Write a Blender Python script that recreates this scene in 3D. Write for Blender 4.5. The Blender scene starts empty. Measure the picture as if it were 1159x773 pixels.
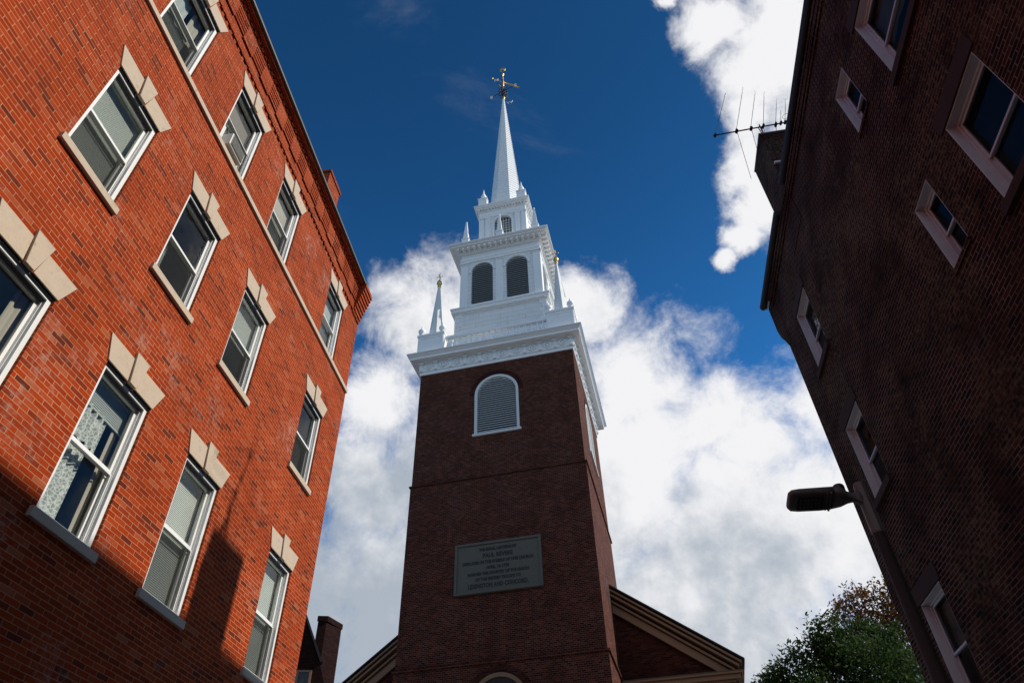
import bpy, bmesh, math, random
from mathutils import Vector, Matrix
random.seed(7)
R = math.radians
scene = bpy.context.scene
COL = scene.collection

# ------------------------------------------------------------------ camera, sky, sun, exposure
cam_d = bpy.data.cameras.new("camera"); cam = bpy.data.objects.new("camera", cam_d); COL.objects.link(cam)
RT = Vector((0.99941, 0.02315, -0.02518)); UP = Vector((0.0342, -0.67648, 0.73567)); FW = Vector((0.0, 0.7361, 0.67688))
m = Matrix((RT, UP, -FW)).transposed().to_4x4(); m.translation = (0, 0, 1.6)
cam.matrix_world = m
cam_d.sensor_width = 36; cam_d.lens = 778 / 1159 * 36; cam_d.clip_end = 3000; cam_d.clip_start = 0.05
scene.camera = cam

SUN_EL, SUN_AZ = 42.4, 91.9
world = bpy.data.worlds.new("World"); scene.world = world; world.use_nodes = True
nt = world.node_tree; nt.nodes.clear()
def N(nt, t, **kw):
    n = nt.nodes.new(t)
    for k, v in kw.items():
        if k.startswith('i_'):
            key = k[2:]; key = int(key) if key.isdigit() else key.replace('_', ' ')
            n.inputs[key].default_value = v
        else: setattr(n, k, v)
    return n
def MA(nt, op, a, b=None, c=None, clamp=False):
    n = nt.nodes.new('ShaderNodeMath'); n.operation = op; n.use_clamp = clamp
    for i, v in enumerate((a, b, c)):
        if v is None: continue
        if isinstance(v, (int, float)): n.inputs[i].default_value = v
        else: nt.links.new(v, n.inputs[i])
    return n.outputs[0]
def SM(nt, v, lo, hi, a=0.0, b=1.0):
    n = N(nt, 'ShaderNodeMapRange', interpolation_type='SMOOTHSTEP')
    nt.links.new(v, n.inputs[0])
    for i, q in enumerate((lo, hi, a, b)): n.inputs[i + 1].default_value = q
    return n.outputs[0]
def MIX(nt, f, a, b, mode='MIX'):
    n = nt.nodes.new('ShaderNodeMix'); n.data_type = 'RGBA'; n.blend_type = mode
    for sock, v in ((n.inputs[0], f), (n.inputs[6], a), (n.inputs[7], b)):
        if isinstance(v, (int, float)): sock.default_value = v
        elif isinstance(v, tuple): sock.default_value = v if len(v) == 4 else (*v, 1)
        else: nt.links.new(v, sock)
    return n.outputs[2]
SKY = 0.06
sky = N(nt, 'ShaderNodeTexSky', sky_type='NISHITA', sun_disc=False, sun_elevation=R(SUN_EL), sun_rotation=R(SUN_AZ), air_density=1.0, dust_density=0.2, ozone_density=3.0, altitude=600)
skyc = MIX(nt, 1.0, sky.outputs[0], (0.22, 0.83, 1.25), 'MULTIPLY')
tc = N(nt, 'ShaderNodeTexCoord')
sep = N(nt, 'ShaderNodeSeparateXYZ'); nt.links.new(tc.outputs['Generated'], sep.inputs[0])
hz = N(nt, 'ShaderNodeVectorMath', operation='SCALE'); nt.links.new(skyc, hz.inputs[0]); nt.links.new(SM(nt, sep.outputs[2], .50, .96, 2.0, 1.05), hz.inputs[3]); skyc = hz.outputs[0]
wn = N(nt, 'ShaderNodeTexNoise', i_Scale=5.0, i_Detail=6.0, i_Roughness=0.62)
nt.links.new(tc.outputs['Generated'], wn.inputs['Vector'])
sub = N(nt, 'ShaderNodeVectorMath', operation='SUBTRACT'); nt.links.new(wn.outputs['Color'], sub.inputs[0]); sub.inputs[1].default_value = (.5, .5, .5)
wrp = N(nt, 'ShaderNodeVectorMath', operation='MULTIPLY_ADD'); nt.links.new(sub.outputs[0], wrp.inputs[0]); wrp.inputs[1].default_value = (.16, .16, .16); nt.links.new(tc.outputs['Generated'], wrp.inputs[2])
BL = [(-0.191, 0.774, 0.604, 0.056), (-0.215, 0.838, 0.50, 0.062), (-0.177, 0.919, 0.352, 0.13), (-0.28, 0.874, 0.397, 0.045), (-0.101, 0.72, 0.687, 0.077), (-0.023, 0.703, 0.711, 0.077), (0.098, 0.70, 0.705, 0.050), (0.17, 0.772, 0.61, 0.064), (0.27, 0.78, 0.565, 0.050), (0.334, 0.78, 0.53, 0.060), (0.142, 0.859, 0.491, 0.166), (0.306, 0.861, 0.407, 0.156), (0.418, 0.814, 0.404, 0.132), (0.212, 0.937, 0.279, 0.206), (0.402, 0.734, 0.547, 0.047), (-0.046, 0.887, 0.459, 0.185), (0.509, 0.721, 0.471, 0.129), (0.355, 0.368, 0.86, 0.052), (0.33, 0.422, 0.845, 0.053), (0.328, 0.479, 0.815, 0.036), (0.335, 0.525, 0.78, 0.034), (0.345, 0.56, 0.75, 0.034), (0.325, 0.60, 0.725, 0.022), (0.298, 0.632, 0.712, 0.016), (0.214, 0.37, 0.904, 0.012), (0.402, 0.448, 0.799, 0.06), (0.441, 0.387, 0.81, 0.083), (0.264, 0.395, 0.88, 0.033), (0.475, 0.548, 0.689, 0.085), (0.003, 0.987, 0.159, 0.308), (-0.41, 0.879, 0.242, 0.205), (-.25, -.80, .5, .33), (.5, -.75, .42, .28)]  # last two clouds, behind the camera, are added to brighten the belfry front
acc = None
for x, y, z, r in BL:
    d = N(nt, 'ShaderNodeVectorMath', operation='DISTANCE'); nt.links.new(wrp.outputs[0], d.inputs[0]); d.inputs[1].default_value = (x, y, z)
    v = MA(nt, 'MULTIPLY_ADD', d.outputs['Value'], -1 / (r * 1.6), 1.0)
    acc = v if acc is None else MA(nt, 'SMOOTH_MAX', acc, v, 0.12)
fn = N(nt, 'ShaderNodeTexNoise', i_Scale=14.0, i_Detail=10.0, i_Roughness=0.66, i_Distortion=0.3)
nt.links.new(tc.outputs['Generated'], fn.inputs['Vector'])
dens = MA(nt, 'ADD', acc, MA(nt, 'MULTIPLY_ADD', fn.outputs[0], 1.3, -0.65))
alpha = SM(nt, dens, -0.04, 0.66)
bn = N(nt, 'ShaderNodeTexNoise', i_Scale=5.5, i_Detail=8.0, i_Roughness=0.6)
mpp = N(nt, 'ShaderNodeMapping'); mpp.inputs['Location'].default_value = (.35, .15, .62)
nt.links.new(tc.outputs['Generated'], mpp.inputs[0]); nt.links.new(mpp.outputs[0], bn.inputs['Vector'])
elev = MA(nt, 'ADD', SM(nt, sep.outputs[2], 0.18, 0.66), MA(nt, 'MULTIPLY_ADD', sep.outputs[0], 1.0, -.08))
lit = MA(nt, 'ADD', MA(nt, 'MULTIPLY', elev, 0.72), MA(nt, 'MULTIPLY_ADD', bn.outputs[0], 2.9, -1.18))
lit = SM(nt, lit, 0.15, 1.0)
cc = MIX(nt, lit, (0.46, 0.52, 0.60), (1.0, 1.0, 1.02))
cs = N(nt, 'ShaderNodeVectorMath', operation='SCALE'); nt.links.new(cc, cs.inputs[0]); cs.inputs[3].default_value = 1 / SKY
# thin wisps
wi = N(nt, 'ShaderNodeTexNoise', i_Scale=3.4, i_Detail=8.0, i_Roughness=0.66, i_Distortion=0.6)
nt.links.new(tc.outputs['Generated'], wi.inputs['Vector'])
wisp = SM(nt, wi.outputs[0], 0.58, 0.88, 0.0, 0.10)
alpha2 = MA(nt, 'MAXIMUM', alpha, wisp)
bgc = MIX(nt, alpha2, skyc, cs.outputs[0])
bg = N(nt, 'ShaderNodeBackground', i_Strength=SKY); nt.links.new(bgc, bg.inputs[0])
wo = N(nt, 'ShaderNodeOutputWorld'); nt.links.new(bg.outputs[0], wo.inputs[0])

sd = bpy.data.lights.new("sun", 'SUN'); sd.energy = 5.0; sd.angle = R(0.5); sd.color = (1.0, 0.93, 0.82)
so = bpy.data.objects.new("sun", sd); COL.objects.link(so)
sv = Vector((math.sin(R(SUN_AZ)) * math.cos(R(SUN_EL)), math.cos(R(SUN_AZ)) * math.cos(R(SUN_EL)), math.sin(R(SUN_EL))))
so.rotation_euler = sv.to_track_quat('Z', 'Y').to_euler(); so.location = (60, 0, 60)
vs = scene.view_settings; vs.view_transform = 'Standard'; vs.look = 'None'; vs.exposure = -0.15; vs.gamma = 1.0; vs.use_curve_mapping = False

# ------------------------------------------------------------------ materials
def newmat(name):
    m = bpy.data.materials.new(name); m.use_nodes = True; t = m.node_tree; t.nodes.clear()
    out = t.nodes.new('ShaderNodeOutputMaterial'); p = t.nodes.new('ShaderNodeBsdfPrincipled')
    t.links.new(p.outputs[0], out.inputs[0]); return m, t, p, out
def bump(t, p, h, s, d=0.01):
    b = N(t, 'ShaderNodeBump', i_Strength=s, i_Distance=d); t.links.new(h, b.inputs['Height']); t.links.new(b.outputs[0], p.inputs['Normal'])
def brick(name, stops, mortar, mortar_size=0.010, stain=None, stain_lo=.62, stain_hi=.75, stain_scale=.5, dirt=0.35, bw=0.218, rh=0.064, wobble=0.004, bias=0.0, mlo=.75, mhi=1.25):
    m, t, p, out = newmat(name)
    uv = N(t, 'ShaderNodeTexCoord')
    nz = N(t, 'ShaderNodeTexNoise', i_Scale=6.0, i_Detail=2.0); t.links.new(uv.outputs['UV'], nz.inputs['Vector'])
    w = N(t, 'ShaderNodeVectorMath', operation='MULTIPLY_ADD'); t.links.new(nz.outputs['Color'], w.inputs[0]); w.inputs[1].default_value = (wobble * 2,) * 3; t.links.new(uv.outputs['UV'], w.inputs[2])
    b = N(t, 'ShaderNodeTexBrick', offset=0.5, i_Scale=1.0, i_Mortar_Size=mortar_size / 2, i_Mortar_Smooth=0.25, i_Bias=bias, i_Brick_Width=bw, i_Row_Height=rh)
    b.inputs['Color1'].default_value = (0, 0, 0, 1); b.inputs['Color2'].default_value = (1, 1, 1, 1); b.inputs['Mortar'].default_value = (.5, .5, .5, 1)
    t.links.new(w.outputs[0], b.inputs['Vector'])
    cr = N(t, 'ShaderNodeValToRGB'); t.links.new(b.outputs['Color'], cr.inputs[0]); e = cr.color_ramp.elements
    e[0].position = stops[0][0]; e[0].color = (*stops[0][1], 1); e[1].position = stops[-1][0]; e[1].color = (*stops[-1][1], 1)
    for q, c in stops[1:-1]:
        k = e.new(q); k.color = (*c, 1)
    # large and fine tone changes of the fired clay
    n1 = N(t, 'ShaderNodeTexNoise', i_Scale=0.9, i_Detail=5.0, i_Roughness=.6); t.links.new(uv.outputs['UV'], n1.inputs['Vector'])
    n2 = N(t, 'ShaderNodeTexNoise', i_Scale=45.0, i_Detail=3.0); t.links.new(uv.outputs['UV'], n2.inputs['Vector'])
    v = MA(t, 'ADD', MA(t, 'MULTIPLY_ADD', n1.outputs[0], dirt, 1 - dirt * .5), MA(t, 'MULTIPLY_ADD', n2.outputs[0], .5, -.25))
    sc = N(t, 'ShaderNodeVectorMath', operation='SCALE'); t.links.new(cr.outputs[0], sc.inputs[0]); t.links.new(v, sc.inputs[3])
    mort = MIX(t, SM(t, n1.outputs[0], .3, .7), tuple(c * mlo for c in mortar), tuple(min(1, c * mhi) for c in mortar))
    col = MIX(t, b.outputs['Fac'], sc.outputs[0], mort)
    if stain:
        n3 = N(t, 'ShaderNodeTexNoise', i_Scale=stain_scale, i_Detail=8.0, i_Roughness=.72); t.links.new(uv.outputs['UV'], n3.inputs['Vector'])
        n4 = N(t, 'ShaderNodeTexNoise', i_Scale=11.0, i_Detail=5.0, i_Roughness=.7); t.links.new(uv.outputs['UV'], n4.inputs['Vector'])
        f = MA(t, 'MULTIPLY', SM(t, n3.outputs[0], stain_lo, stain_hi), SM(t, n4.outputs[0], .42, .7, 0, .8))
        col = MIX(t, f, col, stain)
    t.links.new(col, p.inputs['Base Color']); p.inputs['Roughness'].default_value = .85
    p.inputs['Specular IOR Level'].default_value = .06
    h = MA(t, 'ADD', MA(t, 'MULTIPLY', b.outputs['Fac'], -1.0), MA(t, 'MULTIPLY', n2.outputs[0], .5))
    bump(t, p, h, .7, .006)
    return m
def noisy(name, c, rough=.7, var=.15, scale=6.0, bmp=.2, spec=.4, metal=0.0, dark=None, fine=60.0):
    m, t, p, out = newmat(name)
    o = N(t, 'ShaderNodeTexCoord')
    n1 = N(t, 'ShaderNodeTexNoise', i_Scale=scale, i_Detail=7.0, i_Roughness=.65); t.links.new(o.outputs['Object'], n1.inputs['Vector'])
    n2 = N(t, 'ShaderNodeTexNoise', i_Scale=fine, i_Detail=3.0); t.links.new(o.outputs['Object'], n2.inputs['Vector'])
    v = MA(t, 'ADD', MA(t, 'MULTIPLY_ADD', n1.outputs[0], var * 2, 1 - var), MA(t, 'MULTIPLY_ADD', n2.outputs[0], var, -var / 2))
    sc = N(t, 'ShaderNodeVectorMath', operation='SCALE'); sc.inputs[0].default_value = c; t.links.new(v, sc.inputs[3])
    colr = sc.outputs[0]
    if dark: colr = MIX(t, SM(t, n1.outputs[0], .55, .72), colr, dark)
    t.links.new(colr, p.inputs['Base Color']); p.inputs['Roughness'].default_value = rough; p.inputs['Specular IOR Level'].default_value = spec; p.inputs['Metallic'].default_value = metal
    bump(t, p, n2.outputs[0], bmp, .004)
    return m
def glassmat(name, tint=(.93, .96, .95), refl=1.0, rough=.01):
    m = bpy.data.materials.new(name); m.use_nodes = True; t = m.node_tree; t.nodes.clear()
    out = t.nodes.new('ShaderNodeOutputMaterial'); tr = N(t, 'ShaderNodeBsdfTransparent'); tr.inputs[0].default_value = (*tint, 1)
    gl = N(t, 'ShaderNodeBsdfGlossy', i_Roughness=rough); gl.inputs[0].default_value = (refl, refl, refl, 1)
    ge = N(t, 'ShaderNodeNewGeometry'); dt = N(t, 'ShaderNodeVectorMath', operation='DOT_PRODUCT'); t.links.new(ge.outputs['Normal'], dt.inputs[0]); t.links.new(ge.outputs['Incoming'], dt.inputs[1])
    cs_ = MA(t, 'ABSOLUTE', dt.outputs['Value']); f = MA(t, 'MULTIPLY_ADD', MA(t, 'POWER', MA(t, 'SUBTRACT', 1.0, cs_), 5.0), 1.0, .045, clamp=True)
    n = N(t, 'ShaderNodeTexNoise', i_Scale=1.6, i_Detail=2.0); o = N(t, 'ShaderNodeTexCoord'); t.links.new(o.outputs['Object'], n.inputs['Vector'])
    b = N(t, 'ShaderNodeBump', i_Strength=.25, i_Distance=.02); t.links.new(n.outputs[0], b.inputs['Height']); t.links.new(b.outputs[0], gl.inputs['Normal'])
    mx = N(t, 'ShaderNodeMixShader'); t.links.new(f, mx.inputs[0]); t.links.new(tr.outputs[0], mx.inputs[1]); t.links.new(gl.outputs[0], mx.inputs[2]); t.links.new(mx.outputs[0], out.inputs[0])
    return m
def screenmat():
    m = bpy.data.materials.new("insect screen"); m.use_nodes = True; t = m.node_tree; t.nodes.clear()
    out = t.nodes.new('ShaderNodeOutputMaterial'); tr = N(t, 'ShaderNodeBsdfTransparent'); df = N(t, 'ShaderNodeBsdfDiffuse'); df.inputs[0].default_value = (.035, .037, .035, 1)
    mx = N(t, 'ShaderNodeMixShader', i_0=.5); t.links.new(tr.outputs[0], mx.inputs[1]); t.links.new(df.outputs[0], mx.inputs[2]); t.links.new(mx.outputs[0], out.inputs[0]); return m
M = {}
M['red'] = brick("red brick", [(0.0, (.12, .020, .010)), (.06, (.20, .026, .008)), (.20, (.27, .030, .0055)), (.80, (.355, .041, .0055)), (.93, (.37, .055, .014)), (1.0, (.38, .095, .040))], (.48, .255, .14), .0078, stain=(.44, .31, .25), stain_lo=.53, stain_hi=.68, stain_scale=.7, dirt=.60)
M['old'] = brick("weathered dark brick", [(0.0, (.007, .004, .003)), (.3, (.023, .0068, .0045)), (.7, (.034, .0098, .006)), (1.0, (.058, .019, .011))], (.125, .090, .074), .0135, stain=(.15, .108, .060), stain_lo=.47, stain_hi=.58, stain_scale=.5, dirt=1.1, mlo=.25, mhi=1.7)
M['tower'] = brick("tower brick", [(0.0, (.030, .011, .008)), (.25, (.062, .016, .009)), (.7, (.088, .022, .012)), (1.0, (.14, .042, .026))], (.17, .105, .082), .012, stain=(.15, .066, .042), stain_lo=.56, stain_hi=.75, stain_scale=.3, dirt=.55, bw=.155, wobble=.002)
M['nave'] = brick("church wall brick", [(0.0, (.02, .008, .007)), (.25, (.045, .012, .009)), (.7, (.058, .016, .011)), (1.0, (.08, .026, .018))], (.075, .044, .034), .010, dirt=.4)
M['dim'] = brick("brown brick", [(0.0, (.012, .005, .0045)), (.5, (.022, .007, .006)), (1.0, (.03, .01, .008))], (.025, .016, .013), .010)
M['lime'] = noisy("limestone", (.54, .43, .32), .85, .22, 5, .4, dark=(.38, .30, .22))
M['slab'] = noisy("grey stone plaque", (.125, .125, .10), .8, .2, 3, .3, dark=(.085, .088, .07))
M['ink'] = noisy("dark lettering", (.035, .037, .033), .8, .1)
M['brown'] = noisy("brownstone", (.040, .019, .016), .9, .25, 4, .4)
M['white'] = noisy("white painted wood", (.86, .86, .85), .5, .03, 3, .05, dark=(.78, .78, .77))
def boards(name, c, seam, row=.30, width=2.6):
    m, t, p, out = newmat(name); uv = N(t, 'ShaderNodeTexCoord')
    b = N(t, 'ShaderNodeTexBrick', offset=.5, i_Scale=1.0, i_Mortar_Size=.006, i_Mortar_Smooth=.3, i_Brick_Width=width, i_Row_Height=row); t.links.new(uv.outputs['UV'], b.inputs['Vector'])
    b.inputs['Color1'].default_value = (*[q * .95 for q in c], 1); b.inputs['Color2'].default_value = (*c, 1); b.inputs['Mortar'].default_value = (*seam, 1)
    mp = N(t, 'ShaderNodeMapping'); mp.inputs['Scale'].default_value = (5, 5, .8); t.links.new(uv.outputs['Object'], mp.inputs[0])
    n = N(t, 'ShaderNodeTexNoise', i_Scale=1.0, i_Detail=7.0, i_Roughness=.65); t.links.new(mp.outputs[0], n.inputs['Vector'])
    t.links.new(MIX(t, SM(t, n.outputs[0], .50, .75, 0, .55), b.outputs['Color'], (.52, .51, .47)), p.inputs['Base Color']); p.inputs['Roughness'].default_value = .55
    bump(t, p, MA(t, 'MULTIPLY', b.outputs['Fac'], -1.0), .5, .01); return m
M['board'] = boards("painted boards", (.81, .81, .80), (.30, .30, .29))
M['whitev'] = noisy("white window frame", (.80, .80, .78), .4, .04, 8, .03)
M['cream'] = noisy("weathered white paint", (.72, .72, .70), .6, .10, 5, .15, dark=(.58, .57, .54))
M['pink'] = noisy("pinkish trim paint", (.56, .60, .64), .6, .10, 6, .1)
M['pinkf'] = noisy("pinkish frame paint", (.52, .56, .60), .5, .08, 6, .1)
M['tan'] = noisy("tan painted cornice", (.25, .15, .085), .65, .12, 3, .15)
M['black'] = noisy("black paint", (.015, .015, .016), .6, .2)
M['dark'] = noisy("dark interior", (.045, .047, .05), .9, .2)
M['room'] = noisy("room wall", (.26, .26, .23), .9, .1)
M['louv'] = noisy("grey louver paint", (.62, .63, .61), .6, .1)
M['ldark'] = noisy("black louver paint", (.40, .42, .42), .6, .1)
M['slate'] = noisy("slate roof", (.05, .05, .055), .8, .3, 2)
M['gutter'] = noisy("weathered gutter metal", (.11, .09, .07), .6, .25, 3)
M['gutterd'] = noisy("black gutter", (.018, .015, .015), .6, .25, 3)
M['copper'] = noisy("verdigris edging", (.12, .17, .15), .7, .2)
M['gold'] = noisy("gilding", (.62, .38, .11), .38, .05, 5, .02, metal=1.0)
M['iron'] = noisy("wrought iron", (.012, .012, .014), .5, .1)
M['blind'] = noisy("pale blind", (.62, .65, .58), .7, .03, 1.0, .0)
M['blindg'] = noisy("grey blind", (.36, .39, .36), .7, .03, 1.0, .0)
M['shade'] = noisy("beige shade", (.40, .36, .29), .8, .05)
M['shadeb'] = noisy("brown shade", (.17, .14, .11), .8, .05)
M['lamp'] = noisy("grey lamp casting", (.14, .135, .13), .5, .1, 6, .05, spec=.5)
M['lampd'] = noisy("dark lamp lens", (.03, .03, .032), .3, .1)
M['pole'] = noisy("textured brown pole paint", (.030, .022, .018), .7, .35, 25, .8, fine=120)
M['alum'] = noisy("aluminium rod", (.30, .31, .32), .4, .1, metal=.8)
M['ac'] = noisy("off white plastic", (.62, .62, .57), .5, .05)
M['acd'] = noisy("grey plastic grille", (.25, .25, .22), .5, .1)
M['asph'] = noisy("asphalt", (.05, .05, .052), .9, .2, 4, .4)
M['pave'] = noisy("concrete pavement", (.22, .21, .20), .9, .15, 3, .3)
M['glass'] = glassmat("window glass", refl=.65)
M['glassd'] = glassmat("darker window glass", (.45, .5, .5), .4)
M['screen'] = screenmat()
M['bark'] = noisy("bark", (.06, .045, .035), .9, .3, 8, .6)
# lace curtain
m, t, p, out = newmat("patterned lace curtain")
o = N(t, 'ShaderNodeTexCoord'); vz = N(t, 'ShaderNodeTexVoronoi', feature='DISTANCE_TO_EDGE', i_Scale=22.0); t.links.new(o.outputs['Object'], vz.inputs['Vector'])
t.links.new(MIX(t, SM(t, vz.outputs[0], .02, .16), (.62, .64, .60), (.30, .32, .30)), p.inputs['Base Color']); p.inputs['Roughness'].default_value = .9; M['lace'] = m
def leafmat(name, stops):
    m, t, p, out = newmat(name); g = N(t, 'ShaderNodeNewGeometry'); cr = N(t, 'ShaderNodeValToRGB'); t.links.new(g.outputs['Random Per Island'], cr.inputs[0])
    e = cr.color_ramp.elements; e[0].color = (*stops[0], 1); e[1].color = (*stops[-1], 1)
    for i, c in enumerate(stops[1:-1]): k = e.new((i + 1) / (len(stops) - 1)); k.color = (*c, 1)
    t.links.new(cr.outputs[0], p.inputs['Base Color']); p.inputs['Roughness'].default_value = .7; p.inputs['Specular IOR Level'].default_value = .15
    tl = N(t, 'ShaderNodeBsdfTranslucent'); t.links.new(cr.outputs[0], tl.inputs[0]); mx = N(t, 'ShaderNodeMixShader', i_0=.35)
    t.links.new(p.outputs[0], mx.inputs[1]); t.links.new(tl.outputs[0], mx.inputs[2]); t.links.new(mx.outputs[0], out.inputs[0]); return m
M['leafg'] = leafmat("green leaves", [(.016, .038, .009), (.030, .062, .014), (.050, .088, .022), (.085, .125, .035)])
M['leafo'] = leafmat("autumn leaves", [(.06, .05, .015), (.14, .06, .018), (.20, .09, .022), (.11, .035, .02), (.24, .13, .03)])

# ------------------------------------------------------------------ helpers
class MB:
    def __init__(s, S=1.0, o=1): s.b = bmesh.new(); s.S = S; s.o = o; s.mats = []; s.mi = 0
    def mat(s, m):
        if m not in s.mats: s.mats.append(m)
        s.mi = s.mats.index(m); return s
    def v(s, p): return s.b.verts.new((p[0] * s.S, p[1] * s.S * s.o, p[2] * s.S + (1.6 * (1 - s.S) if s.S != 1 else 0)))
    def face(s, pts):
        f = s.b.faces.new([s.v(p) for p in pts]); f.material_index = s.mi; return f
    def box(s, x0, x1, y0, y1, z0, z1):
        c = [(x, y, z) for x in (x0, x1) for y in (y0, y1) for z in (z0, z1)]
        vs_ = [s.v(p) for p in c]
        for q in ((0, 1, 3, 2), (4, 6, 7, 5), (0, 4, 5, 1), (2, 3, 7, 6), (0, 2, 6, 4), (1, 5, 7, 3)):
            f = s.b.faces.new([vs_[i] for i in q]); f.material_index = s.mi
        return s
    def prism(s, poly, f0, f1):
        # poly: list of 2D; f0/f1: functions (a,b)->3D for both ends
        A = [s.v(f0(*p)) for p in poly]; B = [s.v(f1(*p)) for p in poly]; n = len(poly)
        fs = [s.b.faces.new(A), s.b.faces.new(B[::-1])]
        for i in range(n): fs.append(s.b.faces.new((A[i], B[i], B[(i + 1) % n], A[(i + 1) % n])))
        for f in fs: f.material_index = s.mi
        return s
    def frustum(s, w0, w1, z0, z1, cx=0, cy=0, n=4, rot=None, bot=True):
        # n-gon frustum with inradius w0 -> w1
        rot = math.pi / n if rot is None else rot
        k = 1 / math.cos(math.pi / n)
        A = [s.v((cx + w0 * k * math.cos(rot + 2 * math.pi * i / n), cy + w0 * k * math.sin(rot + 2 * math.pi * i / n), z0)) for i in range(n)]
        B = [s.v((cx + w1 * k * math.cos(rot + 2 * math.pi * i / n), cy + w1 * k * math.sin(rot + 2 * math.pi * i / n), z1)) for i in range(n)]
        fs = [s.b.faces.new(A[::-1]), s.b.faces.new(B)]
        for i in range(n): fs.append(s.b.faces.new((A[i], A[(i + 1) % n], B[(i + 1) % n], B[i])))
        for f in fs: f.material_index = s.mi
        return s
    def lathe(s, prof, cx=0, cy=0, n=12, smooth=True):
        rings = []
        for r, z in prof: rings.append([s.v((cx + max(r, .0005) * math.cos(2 * math.pi * i / n), cy + max(r, .0005) * math.sin(2 * math.pi * i / n), z)) for i in range(n)])
        for a, b in zip(rings, rings[1:]):
            for i in range(n):
                f = s.b.faces.new((a[i], a[(i + 1) % n], b[(i + 1) % n], b[i])); f.smooth = smooth; f.material_index = s.mi
        for rr in (rings[0][::-1], rings[-1]): f = s.b.faces.new(rr); f.material_index = s.mi
        return s
    def tube(s, p, q, r0, r1=None, n=8):
        r1 = r0 if r1 is None else r1
        p = Vector(p); q = Vector(q); d = (q - p).normalized(); a = d.orthogonal().normalized(); b = d.cross(a)
        A = [s.v(p + (a * math.cos(2 * math.pi * i / n) + b * math.sin(2 * math.pi * i / n)) * r0) for i in range(n)]
        B = [s.v(q + (a * math.cos(2 * math.pi * i / n) + b * math.sin(2 * math.pi * i / n)) * r1) for i in range(n)]
        fs = [s.b.faces.new(A[::-1]), s.b.faces.new(B)]
        for i in range(n): f = s.b.faces.new((A[i], A[(i + 1) % n], B[(i + 1) % n], B[i])); f.smooth = True; fs.append(f)
        for f in fs: f.material_index = s.mi
        return s
    def holes(s, outer, hs, fn, depth=None):
        # sheet with holes; fn(u,v,d)->3D; reveals going back by depth
        es = []
        for loop in [outer] + hs:
            vs_ = [s.v(fn(u, v, 0)) for u, v in loop]
            for i in range(len(vs_)): es.append(s.b.edges.new((vs_[i], vs_[(i + 1) % len(vs_)])))
        g = bmesh.ops.triangle_fill(s.b, use_beauty=True, use_dissolve=False, edges=es)
        for f in g['geom']:
            if isinstance(f, bmesh.types.BMFace): f.material_index = s.mi
        if depth:
            for loop in hs:
                for i in range(len(loop)):
                    a, b = loop[i], loop[(i + 1) % len(loop)]
                    s.face([fn(*a, 0), fn(*b, 0), fn(*b, -depth), fn(*a, -depth)])
        return s
    def build(s, name, mat=None, parent=None, bevel=0, norm=True):
        if norm: bmesh.ops.recalc_face_normals(s.b, faces=s.b.faces)
        uv = s.b.loops.layers.uv.new("UVMap")
        s.b.normal_update()
        for f in s.b.faces:
            n = f.normal; ax = max(range(3), key=lambda i: abs(n[i]))
            for l in f.loops:
                c = l.vert.co
                l[uv].uv = (c.x, c.z) if ax == 1 else ((c.y + .07, c.z) if ax == 0 else (c.x, c.y))
        me = bpy.data.meshes.new(name); s.b.to_mesh(me); s.b.free()
        if mat is not None: me.materials.append(M[mat])
        else:
            for k in s.mats: me.materials.append(M[k])
        o = bpy.data.objects.new(name, me); COL.objects.link(o)
        if parent: o.parent = parent
        if bevel:
            bv = o.modifiers.new("bevel", 'BEVEL'); bv.width = bevel; bv.segments = 2; bv.limit_method = 'ANGLE'
        return o
def empty(name, loc, rz=0):
    o = bpy.data.objects.new(name, None); COL.objects.link(o); o.location = loc; o.rotation_euler = (0, 0, rz); o.empty_display_size = .3; return o
def tag(o, label, cat, group=None):
    o['label'] = label; o['category'] = cat
    if group: o['group'] = group
    return o
def struct(o): o['kind'] = 'structure'; return o
def rect(x0, x1, z0, z1): return [(x0, z0), (x1, z0), (x1, z1), (x0, z1)]
def arch(cx, w, z0, zs, n=20): # opening outline: half width w, base z0, spring zs
    return [(cx - w, z0), (cx + w, z0)] + [(cx + w * math.cos(math.pi * i / n), zs + w * math.sin(math.pi * i / n)) for i in range(n + 1)]
def clone(o, parent, loc=None):
    c = o.copy(); COL.objects.link(c); c.parent = parent
    if loc: c.location = loc
    for ch in o.children: clone(ch, c)
    return c

# ------------------------------------------------------------------ ground
g = MB(); g.face([(-900, -900, 0), (900, -900, 0), (900, 900, 0), (-900, 900, 0)]); struct(g.build("ground", 'pave'))
YL, YR = R(6.4), R(8.0)
OL = (-5.5 * math.cos(YL), 5.5 * math.sin(YL), 0); ORr = (4.8 * math.cos(YR), -4.8 * math.sin(YR), 0)
g = MB(); g.box(-30, 13, -7.7, -2.3, .004, .008); rd = struct(g.build("road", 'asph')); rd.location = OL; rd.rotation_euler = (0, 0, math.pi / 2 - YL)

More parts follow.
